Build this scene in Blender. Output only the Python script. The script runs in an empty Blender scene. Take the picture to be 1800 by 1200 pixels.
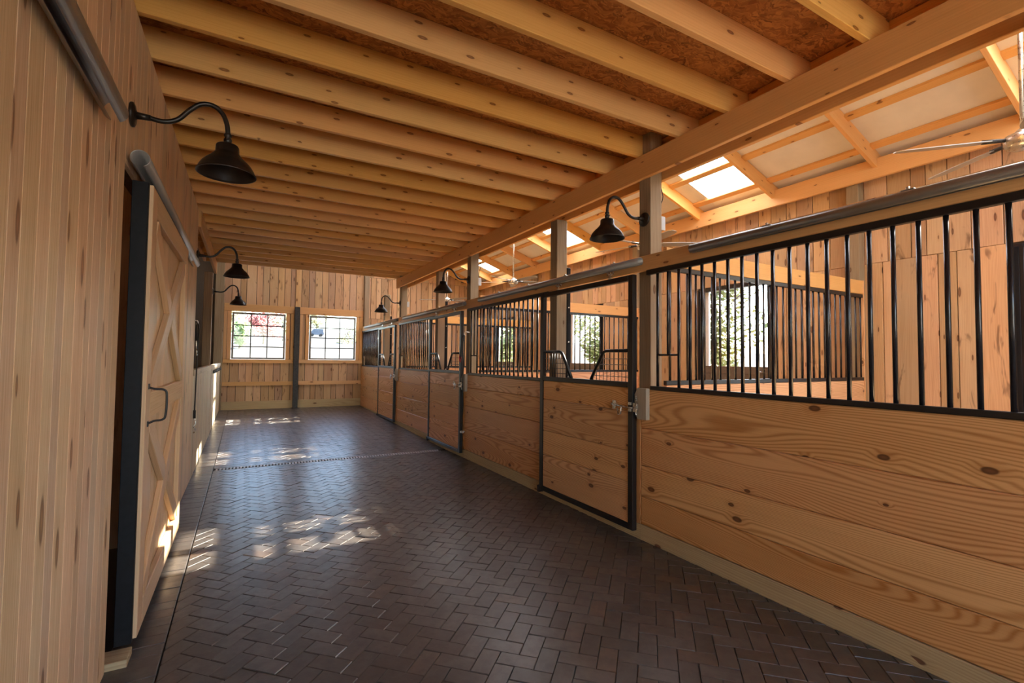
import bpy, bmesh, math, random
from mathutils import Vector, Matrix

# ------------------------------------------------------------------ camera, world, sun, exposure
sc = bpy.context.scene
C = sc.collection
CAM_Z = 1.55
F_PX, YAW, PITCH, ROLL = 841.47, 0.509134, 0.0372, 0.010547
_f = Vector((math.sin(YAW)*math.cos(PITCH), math.cos(YAW)*math.cos(PITCH), math.sin(PITCH)))
_r = Vector((math.cos(YAW), -math.sin(YAW), 0)); _u = _r.cross(_f)
_r2 = _r*math.cos(ROLL)+_u*math.sin(ROLL); _u2 = -_r*math.sin(ROLL)+_u*math.cos(ROLL)
cam_d = bpy.data.cameras.new('camera'); cam_d.sensor_width = 36; cam_d.lens = F_PX/1800*36
cam_d.clip_start = 0.05; cam_d.clip_end = 500
cam = bpy.data.objects.new('camera', cam_d); C.objects.link(cam)
M = Matrix((_r2, _u2, -_f)).transposed().to_4x4(); M.translation = (0, 0, CAM_Z); cam.matrix_world = M
sc.camera = cam

world = bpy.data.worlds.new('sky'); sc.world = world; world.use_nodes = True
wn = world.node_tree.nodes; wl = world.node_tree.links; wn.clear()
w_out = wn.new('ShaderNodeOutputWorld'); w_bg = wn.new('ShaderNodeBackground'); w_sky = wn.new('ShaderNodeTexSky')
w_sky.sky_type = 'NISHITA'; w_sky.sun_disc = False; w_sky.sun_elevation = math.radians(38); w_sky.sun_rotation = math.radians(90)
w_sky.air_density = 1.0; w_sky.dust_density = 1.0; w_sky.ozone_density = 1.0
w_hsv = wn.new('ShaderNodeHueSaturation'); w_hsv.inputs['Saturation'].default_value = 0.95
wl.new(w_sky.outputs[0], w_hsv.inputs['Color']); wl.new(w_hsv.outputs[0], w_bg.inputs[0]); wl.new(w_bg.outputs[0], w_out.inputs[0])
w_bg.inputs[1].default_value = 1.12

sun_d = bpy.data.lights.new('sun', 'SUN'); sun_d.energy = 38.0; sun_d.angle = math.radians(0.6); sun_d.color = (1.0, 0.90, 0.74)
sun = bpy.data.objects.new('sun', sun_d); C.objects.link(sun)
sun.rotation_euler = Vector((-1.0, 0.0, -0.775)).to_track_quat('-Z', 'Y').to_euler()

sc.view_settings.view_transform = 'Standard'; sc.view_settings.look = 'None'
sc.view_settings.gamma = 1.0; sc.view_settings.use_curve_mapping = False
sc.view_settings.exposure = 0.70
cy = sc.cycles
cy.max_bounces = 8; cy.diffuse_bounces = 5; cy.glossy_bounces = 3; cy.transmission_bounces = 6; cy.transparent_max_bounces = 12
cy.caustics_reflective = False; cy.caustics_refractive = False; cy.sample_clamp_indirect = 6.0
cy.use_denoising = True; cy.use_adaptive_sampling = True; cy.adaptive_threshold = 0.06

rnd = random.Random(7)

# ------------------------------------------------------------------ material helpers
def newmat(name):
    m = bpy.data.materials.new(name); m.use_nodes = True
    nt = m.node_tree; b = nt.nodes['Principled BSDF']
    return m, nt, b
class N:
    def __init__(s, nt): s.nt = nt
    def lk(s, a, b):
        s.nt.links.new(a, b)
    def inp(s, sock, v):
        if hasattr(v, 'is_linked') or isinstance(v, bpy.types.NodeSocket): s.lk(v, sock)
        else: sock.default_value = v
    def math(s, op, a, b=None, c=None, clamp=False):
        n = s.nt.nodes.new('ShaderNodeMath'); n.operation = op; n.use_clamp = clamp
        s.inp(n.inputs[0], a)
        if b is not None: s.inp(n.inputs[1], b)
        if c is not None: s.inp(n.inputs[2], c)
        return n.outputs[0]
    def vmath(s, op, a, b=None):
        n = s.nt.nodes.new('ShaderNodeVectorMath'); n.operation = op
        s.inp(n.inputs[0], a)
        if b is not None: s.inp(n.inputs[1], b)
        return n.outputs[0]
    def noise(s, vec, scale, detail=2, rough=.5, dist=0.0):
        n = s.nt.nodes.new('ShaderNodeTexNoise'); s.lk(vec, n.inputs['Vector'])
        n.inputs['Scale'].default_value = scale; n.inputs['Detail'].default_value = detail
        n.inputs['Roughness'].default_value = rough; n.inputs['Distortion'].default_value = dist
        return n.outputs[0]
    def voro(s, vec, scale, rand=1.0, dim='3D'):
        n = s.nt.nodes.new('ShaderNodeTexVoronoi'); n.voronoi_dimensions = dim; s.lk(vec, n.inputs['Vector'])
        n.inputs['Scale'].default_value = scale; n.inputs['Randomness'].default_value = rand
        return n.outputs['Distance'], n.outputs['Color']
    def mix(s, fac, a, b, mode='MIX'):
        n = s.nt.nodes.new('ShaderNodeMix'); n.data_type = 'RGBA'; n.blend_type = mode
        s.inp(n.inputs[0], fac); s.inp(n.inputs[6], a); s.inp(n.inputs[7], b)
        return n.outputs[2]
    def rng(s, v, a, b, c=0.0, d=1.0, smooth=True):
        n = s.nt.nodes.new('ShaderNodeMapRange'); n.interpolation_type = 'SMOOTHSTEP' if smooth else 'LINEAR'
        s.inp(n.inputs[0], v); n.inputs[1].default_value = a; n.inputs[2].default_value = b
        n.inputs[3].default_value = c; n.inputs[4].default_value = d
        return n.outputs[0]
    def sepx(s, col, i=0):
        n = s.nt.nodes.new('ShaderNodeSeparateXYZ'); s.lk(col, n.inputs[0]); return n.outputs[i]
    def comb(s, x, y, z):
        n = s.nt.nodes.new('ShaderNodeCombineXYZ')
        for i, v in enumerate((x, y, z)): s.inp(n.inputs[i], v)
        return n.outputs[0]
    def attr(s, name, out='Vector'):
        n = s.nt.nodes.new('ShaderNodeAttribute'); n.attribute_name = name; return n.outputs[out]
    def rand(s):
        return s.nt.nodes.new('ShaderNodeObjectInfo').outputs['Random']
    def bump(s, h, strength, dist=.002):
        n = s.nt.nodes.new('ShaderNodeBump'); n.inputs['Strength'].default_value = strength
        n.inputs['Distance'].default_value = dist; s.lk(h, n.inputs['Height']); return n.outputs[0]
def c4(c): return (c[0], c[1], c[2], 1)

def wood(name, base, dark, knot=(.10, .035, .012), ring=.5, ringk=46, fine=.35, dens=.35, var=.16, rough=.6,
         bump=.25, ku=2.2, kv=6.0, ksize=.085, huevar=None, wander=1.1, stain=0.0):
    m, nt, b = newmat(name); n = N(nt)
    r = n.rand()
    off = n.comb(n.math('MULTIPLY', r, 53.3), n.math('MULTIPLY', r, 17.9), n.math('MULTIPLY', r, 31.7))
    P = n.vmath('ADD', n.attr('gc'), off)
    # knots
    kd, kc = n.voro(n.vmath('MULTIPLY', P, (ku, kv, .5)), 1.0, dim='2D')
    kr = n.sepx(kc, 0)
    has = n.math('GREATER_THAN', kr, 1-dens)
    size = n.rng(n.sepx(kc, 1), 0, 1, ksize*.45, ksize*1.25, False)
    q = n.math('DIVIDE', kd, size)
    kn = n.math('MULTIPLY', n.rng(q, .75, 1.15, 1, 0), has)
    halo = n.math('MULTIPLY', n.rng(q, .6, 3.2, 1, 0), has)
    # rings
    low = n.noise(n.vmath('MULTIPLY', P, (.42, 3.2, 3.2)), 1.0, 1, .4, .1)
    v = n.sepx(P, 1); w = n.sepx(P, 2)
    s = n.math('ADD', n.math('MULTIPLY', n.math('ADD', v, n.math('MULTIPLY', w, .6)), ringk*6.0),
               n.math('ADD', n.math('MULTIPLY', low, wander*115), n.math('MULTIPLY', halo, 7.0)))
    wv = n.math('POWER', n.math('MULTIPLY_ADD', n.math('SINE', s), .5, .5), 2.2)
    fn = n.noise(n.vmath('MULTIPLY', P, (2.5, 150, 150)), 1.0, 2, .6)
    fmask = n.rng(fn, .35, .72)
    patch = n.noise(n.vmath('MULTIPLY', P, (.7, 5, 5)), 1.0, 2, .55)
    f1 = n.math('ADD', n.math('MULTIPLY', wv, ring), n.math('MULTIPLY', fmask, fine))
    f1 = n.math('ADD', f1, n.math('MULTIPLY', n.math('SUBTRACT', patch, .5), .7), clamp=True)
    col = n.mix(f1, c4(base), c4(dark))
    if stain > 0:
        st = n.noise(n.vmath('MULTIPLY', P, (2.2, 9, 9)), 1.0, 3, .6, .8)
        col = n.mix(n.math('MULTIPLY', n.rng(st, .60, .72), stain), col, c4((.16, .085, .045)))
    col = n.mix(n.math('MULTIPLY', halo, .35), col, c4(dark))
    inner = n.mix(n.rng(q, 0, .8), c4([k*1.9 for k in knot]), c4(knot))
    col = n.mix(n.math('MULTIPLY', kn, .88), col, inner)
    hs = nt.nodes.new('ShaderNodeHueSaturation')
    r2 = n.math('FRACT', n.math('MULTIPLY', r, 7.31)); r3 = n.math('FRACT', n.math('MULTIPLY', r, 13.7))
    n.lk(n.rng(r2, 0, 1, 1-var, 1+var*.7, False), hs.inputs['Value'])
    hv = huevar or .006
    n.lk(n.rng(r3, 0, 1, .5-hv, .5+hv, False), hs.inputs['Hue'])
    n.lk(n.rng(r, 0, 1, .93, 1.07, False), hs.inputs['Saturation'])
    n.lk(col, hs.inputs['Color']); n.lk(hs.outputs[0], b.inputs['Base Color'])
    n.lk(n.rng(f1, 0, 1, rough-.06, rough+.1, False), b.inputs['Roughness'])
    n.lk(n.bump(fn, bump), b.inputs['Normal'])
    b.inputs['Specular IOR Level'].default_value = .3
    return m

def plain(name, col, rough=.5, metal=0.0, spec=.5, nz=0.0, nscale=30, bump=0.0):
    m, nt, b = newmat(name); n = N(nt)
    b.inputs['Roughness'].default_value = rough; b.inputs['Metallic'].default_value = metal
    b.inputs['Specular IOR Level'].default_value = spec
    b.inputs['Base Color'].default_value = c4(col)
    if nz == 0: return m
    tc = nt.nodes.new('ShaderNodeTexCoord').outputs['Object']
    f = n.noise(tc, nscale, 4, .6)
    a = [max(0, x*(1-nz)) for x in col]; d = [min(1, x*(1+nz)) for x in col]
    n.lk(n.mix(n.rng(f, .3, .7), c4(a), c4(d)), b.inputs['Base Color'])
    n.lk(n.rng(f, .3, .7, max(.02, rough-.08), rough+.08, False), b.inputs['Roughness'])
    if bump: n.lk(n.bump(f, bump), b.inputs['Normal'])
    return m

MT = {}
MT['wall_pine'] = wood('wall_pine', (.78, .56, .35), (.52, .31, .155), knot=(.20, .095, .04), ring=.16, ringk=60, fine=.40, dens=.50, var=.17, rough=.55, ku=1.8, kv=8, ksize=.13, wander=.5, huevar=.008)
MT['door_pine'] = wood('door_pine', (.76, .53, .31), (.56, .34, .17), knot=(.24, .11, .05), ring=.16, ringk=60, fine=.34, dens=.10, var=.10, rough=.5, ku=1.4, kv=6, wander=.35)
MT['joist'] = wood('joist_spruce', (.85, .48, .165), (.64, .30, .075), knot=(.20, .07, .018), ring=.12, ringk=60, fine=.24, dens=.50, var=.12, rough=.5, ku=3.0, kv=9, ksize=.082, wander=.3, huevar=.007)
MT['beam'] = wood('beam_fir', (.77, .42, .155), (.57, .265, .075), knot=(.17, .06, .018), ring=.14, ringk=55, fine=.24, dens=.42, var=.07, rough=.5, ku=2.6, kv=8, ksize=.072, wander=.3)
MT['stall'] = wood('stall_pine', (.76, .42, .19), (.45, .18, .052), knot=(.085, .028, .012), ring=.70, ringk=50, fine=.18, dens=.36, var=.12, rough=.42, ku=2.6, kv=5.0, ksize=.085, wander=2.0, bump=.15)
MT['rough'] = wood('rough_sawn', (.60, .385, .215), (.41, .22, .105), knot=(.10, .04, .018), ring=.16, ringk=50, fine=.36, dens=.34, var=.24, rough=.75, ku=1.7, kv=7, ksize=.08, bump=.5, huevar=.008, stain=.8)
MT['trimwood'] = wood('window_trim_pine', (.72, .42, .18), (.55, .28, .10), ring=.2, fine=.3, dens=.35, var=.10, rough=.55)
MT['treated'] = wood('treated_post', (.34, .265, .175), (.20, .135, .08), knot=(.09, .045, .02), ring=.22, ringk=55, fine=.5, dens=.30, var=.10, rough=.7)
MT['kerb'] = wood('kerb_treated', (.52, .40, .215), (.36, .25, .12), knot=(.08, .03, .015), ring=.45, ringk=60, fine=.4, dens=.25, var=.08, rough=.65)
MT['oldgrey'] = wood('weathered_half_wall', (.66, .54, .36), (.46, .34, .20), knot=(.15, .08, .04), ring=.25, ringk=60, fine=.45, dens=.2, var=.14, rough=.6)
MT['darkwood'] = plain('dark_room_lining', (.16, .09, .045), .8, nz=.3)
MT['latchwood'] = wood('latch_block', (.47, .40, .31), (.34, .27, .19), ring=.2, fine=.4, dens=.1, var=.06, rough=.7)
MT['black'] = plain('black_powder_coat', (.010, .009, .010), .36, 0, .5)
MT['bar'] = plain('black_bar_gloss', (.014, .013, .016), .24, 0, .6)
MT['chan'] = plain('black_steel_channel', (.007, .007, .009), .55, 0, .2, nz=.3, nscale=25)
MT['galv'] = plain('galvanised_steel', (.36, .35, .33), .42, .75, nz=.05, nscale=12)
MT['zinc'] = plain('bright_zinc', (.62, .60, .56), .28, .95, nz=.1)
MT['bronze'] = plain('dark_bronze_lamp', (.018, .013, .010), .38, .25, .5, nz=.2)
MT['shade_in'] = plain('lamp_inner', (.030, .024, .020), .45, .1, .5)
MT['nickel'] = plain('brushed_nickel', (.60, .57, .50), .30, .9, nz=.06)
MT['blade'] = plain('fan_blade_metal', (.46, .45, .40), .38, .75, nz=.05)
MT['roof'] = plain('roof_metal_underside', (.78, .74, .66), .5, .1, nz=.04, nscale=3)
MT['siding'] = plain('barn_siding', (.09, .07, .05), .7, 0, nz=.1)
MT['steelpost'] = plain('dark_steel_post', (.035, .032, .030), .5, .3, nz=.4, nscale=20)
MT['winframe'] = plain('window_frame_bronze', (.17, .15, .12), .45, .2)
MT['muntin'] = plain('muntin_dark', (.06, .05, .045), .5)
MT['dutch'] = plain('brown_dutch_door', (.13, .095, .068), .6, nz=.15)
MT['creamdoor'] = plain('cream_door_leaf', (.78, .77, .74), .5, nz=.04)
MT['strap'] = plain('black_nylon_rope', (.018, .014, .012), .7)
MT['red'] = plain('red_webbing', (.28, .03, .04), .7)
MT['box'] = plain('grey_metal_box', (.50, .52, .52), .45, .3)
MT['drainblack'] = plain('drain_channel_dark', (.006, .006, .006), .8)
MT['draingal'] = plain('drain_grate_bars', (.62, .62, .64), .45, .3)
MT['slab'] = plain('joint_sand', (.035, .028, .022), .9, nz=.3, nscale=60)
MT['bedding'] = plain('stall_bedding', (.42, .29, .16), .9, nz=.3, nscale=30)

def paver_mat():
    m, nt, b = newmat('clay_paver_dark'); n = N(nt)
    r = n.math('FRACT', n.math('ADD', n.rand(), n.attr('rv', 'Fac')))
    tc = n.attr('gc')
    off = n.comb(n.math('MULTIPLY', r, 91.0), n.math('MULTIPLY', r, 37.0), 0.0)
    P = n.vmath('ADD', tc, off)
    a = n.noise(P, 14, 4, .6); f = n.noise(P, 220, 2, .6)
    st = n.noise(n.vmath('MULTIPLY', P, (14, 90, 10)), 1.0, 3, .6)
    col = n.mix(n.rng(r, 0, 1), c4((.062, .050, .042)), c4((.092, .078, .068)))
    col = n.mix(n.math('MULTIPLY', n.rng(n.math('FRACT', n.math('MULTIPLY', r, 5.7)), .86, .95), .55), col, c4((.125, .072, .042)))
    col = n.mix(n.math('MULTIPLY', n.rng(a, .35, .7), .5), col, c4((.042, .034, .030)))
    col = n.mix(n.math('MULTIPLY', n.rng(st, .58, .75), .35), col, c4((.14, .115, .09)))
    n.lk(col, b.inputs['Base Color'])
    n.lk(n.rng(a, .25, .75, .36, .50, False), b.inputs['Roughness'])
    b.inputs['Coat Weight'].default_value = .55; b.inputs['Coat Roughness'].default_value = .27
    b.inputs['Specular IOR Level'].default_value = .55
    h = n.math('ADD', n.math('MULTIPLY', f, .25), n.math('ADD', a, n.math('MULTIPLY', st, .4)))
    n.lk(n.bump(h, .18, .003), b.inputs['Normal'])
    return m
MT['paver'] = paver_mat()

def osb_mat():
    m, nt, b = newmat('osb_board'); n = N(nt)
    P = n.attr('gc')
    P = n.vmath('ADD', P, n.comb(n.math('MULTIPLY', n.rand(), 19.0), 0.0, 0.0))
    wob = n.vmath('ADD', P, n.vmath('MULTIPLY', n.vmath('SUBTRACT', n.comb(n.noise(P, 5), n.noise(P, 6), 0.0), (.5, .5, 0)), (.25, .25, 0)))
    def layer(ang, sx, sy):
        mp = nt.nodes.new('ShaderNodeMapping'); n.lk(wob, mp.inputs[0])
        mp.inputs['Rotation'].default_value = (0, 0, ang); mp.inputs['Scale'].default_value = (sx, sy, 1)
        return n.voro(mp.outputs[0], 1.0)
    d1, c1 = layer(.5, 9, 55); d2, c2 = layer(-.7, 11, 60); d3, c3 = layer(1.5, 8, 48)
    sel = n.noise(P, 16, 2, .6)
    k = n.mix(n.rng(sel, .42, .5), c1, c2); k = n.mix(n.rng(sel, .55, .6), k, c3)
    v = n.sepx(k, 0)
    col = n.mix(v, c4((.30, .095, .022)), c4((.62, .27, .075)))
    col = n.mix(n.math('MULTIPLY', n.rng(n.sepx(k, 1), .82, .95), .6), col, c4((.13, .04, .012)))
    n.lk(col, b.inputs['Base Color']); b.inputs['Roughness'].default_value = .65
    n.lk(n.bump(v, .3), b.inputs['Normal'])
    return m
MT['osb'] = osb_mat()

def clear_mat(name, tint, gloss=.06, body=0.0, bodycol=(.9, .9, .9)):
    m = bpy.data.materials.new(name); m.use_nodes = True; nt = m.node_tree; nt.nodes.clear()
    o = nt.nodes.new('ShaderNodeOutputMaterial'); t = nt.nodes.new('ShaderNodeBsdfTransparent'); t.inputs[0].default_value = c4(tint)
    g = nt.nodes.new('ShaderNodeBsdfGlossy'); g.inputs['Roughness'].default_value = .04
    mx = nt.nodes.new('ShaderNodeMixShader'); mx.inputs[0].default_value = gloss
    nt.links.new(t.outputs[0], mx.inputs[1]); nt.links.new(g.outputs[0], mx.inputs[2]); last = mx
    if body:
        tr = nt.nodes.new('ShaderNodeBsdfTranslucent'); tr.inputs[0].default_value = c4(bodycol)
        m2 = nt.nodes.new('ShaderNodeMixShader'); m2.inputs[0].default_value = body
        nt.links.new(last.outputs[0], m2.inputs[1]); nt.links.new(tr.outputs[0], m2.inputs[2]); last = m2
    nt.links.new(last.outputs[0], o.inputs[0])
    return m
MT['glass'] = clear_mat('window_glass', (.95, .97, .97), .05)
MT['skylight'] = clear_mat('clear_polycarbonate', (.93, .95, .97), .04, .28, (.95, .95, .93))

def leaf_mat(name, a, b_):
    m, nt, b = newmat(name); n = N(nt)
    r = n.attr('rv', 'Fac')
    n.lk(n.mix(r, c4(a), c4(b_)), b.inputs['Base Color']); b.inputs['Roughness'].default_value = .6
    b.inputs['Transmission Weight'].default_value = 0
    return m
MT['leaf_yel'] = leaf_mat('leaf_yellow_green', (.16, .19, .035), (.40, .34, .10))
MT['leaf_red'] = leaf_mat('leaf_red', (.24, .05, .05), (.42, .14, .12))
MT['leaf_grn'] = leaf_mat('leaf_green', (.10, .20, .05), (.28, .36, .12))
MT['leaf_pale'] = leaf_mat('leaf_olive', (.24, .26, .14), (.44, .40, .20))
MT['bark'] = plain('bark', (.12, .085, .06), .9, nz=.3)
MT['ground'] = plain('pale_gravel_ground', (.085, .083, .078), .95, nz=.10, nscale=1.5)
MT['bounce_slab'] = plain('pale_bounce_slab', (.52, .50, .46), .9, nz=.08, nscale=4)  # pale so that the added slab throws sunlight back into the barn
MT['hill'] = plain('pale_dry_field', (.66, .63, .55), .95, nz=.08, nscale=.6)
MT['carpaint'] = plain('vehicle_dark_blue', (.03, .05, .09), .3, 0, .6)
MT['tyre'] = plain('tyre', (.015, .015, .015), .8)

# ------------------------------------------------------------------ geometry helpers
_box_cache = {}
AX = {'x': 0, 'y': 1, 'z': 2}
def set_gc(me, axis, size=None, off=(0, 0, 0)):
    d = list(size) if size else [1, 1, 1]
    a = AX[axis]; rest = [i for i in range(3) if i != a]
    if d[rest[0]] < d[rest[1]]: rest.reverse()
    at = me.attributes.new('gc', 'FLOAT_VECTOR', 'POINT'); vals = []
    for v in me.vertices: vals += [v.co[a]+off[0], v.co[rest[0]]+off[1], v.co[rest[1]]+off[2]]
    at.data.foreach_set('vector', vals)
def box_mesh(sx, sy, sz, axis, bev):
    key = (round(sx, 4), round(sy, 4), round(sz, 4), axis, bev)
    if key in _box_cache: return _box_cache[key]
    hx, hy, hz = sx/2, sy/2, sz/2
    bv = min(bev, hx*.45, hy*.45, hz*.45)
    bm = bmesh.new(); bmesh.ops.create_cube(bm, size=1)
    for v in bm.verts: v.co = Vector((v.co.x*sx, v.co.y*sy, v.co.z*sz))
    if bv > 0: bmesh.ops.bevel(bm, geom=list(bm.edges), offset=bv, segments=1, affect='EDGES')
    me = bpy.data.meshes.new('board'); bm.to_mesh(me); bm.free()
    set_gc(me, axis, (sx, sy, sz))
    _box_cache[key] = me
    return me
_mat_mesh = {}
def link(name, me, mat, parent=None, loc=(0, 0, 0), rot=None):
    key = (me.name, mat)
    if me.materials and me.materials[0] is not MT[mat]:
        if key not in _mat_mesh:
            c = me.copy(); c.materials.clear(); c.materials.append(MT[mat]); _mat_mesh[key] = c
        me = _mat_mesh[key]
    elif not me.materials: me.materials.append(MT[mat])
    o = bpy.data.objects.new(name, me); C.objects.link(o)
    o.location = Vector(loc)
    if rot: o.rotation_euler = rot
    if parent is not None:
        o.parent = parent
        o.location = Vector(loc)-ORG.get(parent.name, Vector())
    ORG[o.name] = Vector(loc)
    return o
ORG = {}
def B(name, x0, x1, y0, y1, z0, z1, mat, parent=None, axis=None, bev=.003, rot=None):
    s = (x1-x0, y1-y0, z1-z0)
    if axis is None: axis = 'xyz'[max(range(3), key=lambda i: s[i])]
    return link(name, box_mesh(*s, axis, bev), mat, parent, ((x0+x1)/2, (y0+y1)/2, (z0+z1)/2), rot)
def thing(name, loc, label, cat, group=None):
    o = bpy.data.objects.new(name, None); C.objects.link(o); o.location = loc; o.empty_display_size = .1
    ORG[o.name] = Vector(loc)
    return tag(o, label, cat, group)
def tag(o, label, cat, group=None):
    o['label'] = label; o['category'] = cat
    if group: o['group'] = group
    return o
def struct(o): o['kind'] = 'structure'; return o
def stuff(o): o['kind'] = 'stuff'; return o
def mesh_from(verts, faces, smooth=False, axis=None):
    me = bpy.data.meshes.new('shape'); me.from_pydata(verts, [], faces); me.update()
    if smooth: me.polygons.foreach_set('use_smooth', [True]*len(me.polygons))
    if axis: set_gc(me, axis)
    return me
def tube_data(pts, r, seg=10, closed_ends=True, verts=None, faces=None):
    verts = [] if verts is None else verts; faces = [] if faces is None else faces
    base = len(verts); P = [Vector(p) for p in pts]; k = len(P)
    rr = r if isinstance(r, (list, tuple)) else [r]*k
    up = None
    for i in range(k):
        t = (P[min(i+1, k-1)]-P[max(i-1, 0)]).normalized()
        if up is None:
            up = Vector((0, 0, 1)) if abs(t.z) < .9 else Vector((1, 0, 0))
        a = t.cross(up).normalized(); b = a.cross(t).normalized(); up = b
        for j in range(seg):
            th = 2*math.pi*j/seg
            verts.append(tuple(P[i]+a*math.cos(th)*rr[i]+b*math.sin(th)*rr[i]))
    for i in range(k-1):
        for j in range(seg):
            j2 = (j+1) % seg
            faces.append((base+i*seg+j, base+i*seg+j2, base+(i+1)*seg+j2, base+(i+1)*seg+j))
    if closed_ends:
        faces.append(tuple(base+j for j in reversed(range(seg))))
        faces.append(tuple(base+(k-1)*seg+j for j in range(seg)))
    return verts, faces
def smooth_pts(pts, n=6):
    P = [Vector(p) for p in pts]; out = []
    for i in range(len(P)-1):
        p0 = P[max(i-1, 0)]; p1 = P[i]; p2 = P[i+1]; p3 = P[min(i+2, len(P)-1)]
        for k in range(n):
            t = k/n
            out.append(.5*((2*p1)+(p2-p0)*t+(2*p0-5*p1+4*p2-p3)*t*t+(3*p1-p0-3*p2+p3)*t**3))
    out.append(P[-1]); return out
def T(name, pts, r, mat, parent=None, seg=10, loc=(0, 0, 0)):
    """tube through points given in the same frame as loc (points minus loc are the mesh)"""
    L = Vector(loc); v, f = tube_data([Vector(p)-L for p in pts], r, seg)
    me = mesh_from(v, f, True)
    for p in me.polygons:
        if len(p.vertices) > 4: p.use_smooth = False
    return link(name, me, mat, parent, loc)
_bar_cache = {}
def bar(name, x, y, z0, z1, r, mat, parent, seg=10):
    key = (round(z1-z0, 3), r, seg)
    if key not in _bar_cache:
        h = (z1-z0)/2; v, f = tube_data([(0, 0, -h), (0, 0, h)], r, seg); me = mesh_from(v, f, True); _bar_cache[key] = me
    return link(name, _bar_cache[key], mat, parent, (x, y, (z0+z1)/2))
def lathe_mesh(prof, seg=28):
    v = []; f = []; k = len(prof)
    for r, z in prof:
        for j in range(seg):
            th = 2*math.pi*j/seg; v.append((r*math.cos(th), r*math.sin(th), z))
    for i in range(k-1):
        for j in range(seg):
            j2 = (j+1) % seg; f.append((i*seg+j, i*seg+j2, (i+1)*seg+j2, (i+1)*seg+j))
    return mesh_from(v, f, True)
def prism_x(name, poly, x0, x1, mat, parent, axis='z'):
    """poly in (y,z), extruded in x"""
    cy_ = sum(p[0] for p in poly)/len(poly); cz_ = sum(p[1] for p in poly)/len(poly); k = len(poly); cx_ = (x0+x1)/2
    v = [(x0-cx_, p[0]-cy_, p[1]-cz_) for p in poly]+[(x1-cx_, p[0]-cy_, p[1]-cz_) for p in poly]
    f = [tuple(range(k))[::-1], tuple(range(k, 2*k))]+[(i, (i+1) % k, k+(i+1) % k, k+i) for i in range(k)]
    me = mesh_from(v, f); bm = bmesh.new(); bm.from_mesh(me); bmesh.ops.recalc_face_normals(bm, faces=bm.faces); bm.to_mesh(me); bm.free()
    set_gc(me, axis, (.01, 1, 1))
    return link(name, me, mat, parent, (cx_, cy_, cz_))
def copy_tree(o, loc, label=None, group=None):
    r = o.copy(); C.objects.link(r); r.location = loc
    if label: r['label'] = label
    if group: r['group'] = group
    for ch in o.children:
        c = ch.copy(); C.objects.link(c); c.parent = r
        for g in ch.children:
            d = g.copy(); C.objects.link(d); d.parent = c
    return r

# ------------------------------------------------------------------ layout constants (metres)
BAY = 3.86
PY = [3.14+BAY*k for k in range(-1, 4)]          # posts along the stall row: -0.72 .. 14.72
XF = 3.06                                         # face of the stall fronts
XW = 6.80                                         # inner face of the outer wall
XL = -.55                                         # face of the left wall
YB = 14.80                                        # back wall
YN = -4.6                                         # open near end
def zf(y): return 0.0 if y < 8 else (y-8)*.0192   # the paving rises a little past the drain
def zr(x): return 3.95+.36*(6.5-x) if x > 1.26 else 3.95+.36*(6.5-2.52+x)   # underside of the rafters
ORD = ['nearest', 'second', 'third', 'farthest']

# ------------------------------------------------------------------ floor and pavers
me = box_mesh(XW+4.4, YB-YN+.3, .1, 'y', 0)
floor = struct(link('floor', me, 'slab', None, ((XW-4.3)/2, (YB+YN)/2, -.075)))
for k in range(3):
    pass
v = []; f = []
def slope_base():
    ys = [YN, 8.0, YB]
    for y in ys:
        for x in (XL-.05, XF+.03): v.append((x, y, zf(y)-.012))
    for i in range(2): f.append((2*i, 2*i+1, 2*i+3, 2*i+2))
slope_base()
link('bedding_sand', mesh_from(v, f), 'slab', floor)

PVL, PVW, PVG = .2, .1, .0028
def paver_poly(poly, rv, verts, faces, gcs, rvs, z0, tilt):
    cx = sum(p[0] for p in poly)/len(poly); cy_ = sum(p[1] for p in poly)/len(poly); k = len(poly); b = len(verts)
    def ins(p, d):
        dx, dy = p[0]-cx, p[1]-cy_; L = math.hypot(dx, dy); s = max(0, (L-d)/L); return cx+dx*s, cy_+dy*s
    for d, z in ((.0, -.022), (.0, -.0032), (.0045, 0.0)):
        for p in poly:
            q = ins(p, d+PVG*.7); zz = z0(q[1])+z+(q[0]-cx)*tilt[0]+(q[1]-cy_)*tilt[1]+tilt[2]
            verts.append((q[0], q[1], zz)); gcs.extend((q[0], q[1], 0)); rvs.append(rv)
    for l in range(2):
        for i in range(k):
            j = (i+1) % k; faces.append((b+l*k+i, b+l*k+j, b+(l+1)*k+j, b+(l+1)*k+i))
    faces.append(tuple(b+2*k+i for i in range(k)))
def clip(poly, axis, lim, keep_less):
    out = []
    for i in range(len(poly)):
        a = poly[i]; b_ = poly[(i+1) % len(poly)]
        ia = (a[axis] <= lim) == keep_less; ib = (b_[axis] <= lim) == keep_less
        if ia: out.append(a)
        if ia != ib:
            t = (lim-a[axis])/(b_[axis]-a[axis]); out.append((a[0]+(b_[0]-a[0])*t, a[1]+(b_[1]-a[1])*t))
    return out
XP0, XP1 = -.328, XF-.012
DR0, DR1 = 7.66, 7.80
cs = math.cos(math.pi/4)
full = []; cut = []
R_ = range(-120, 170)
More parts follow.
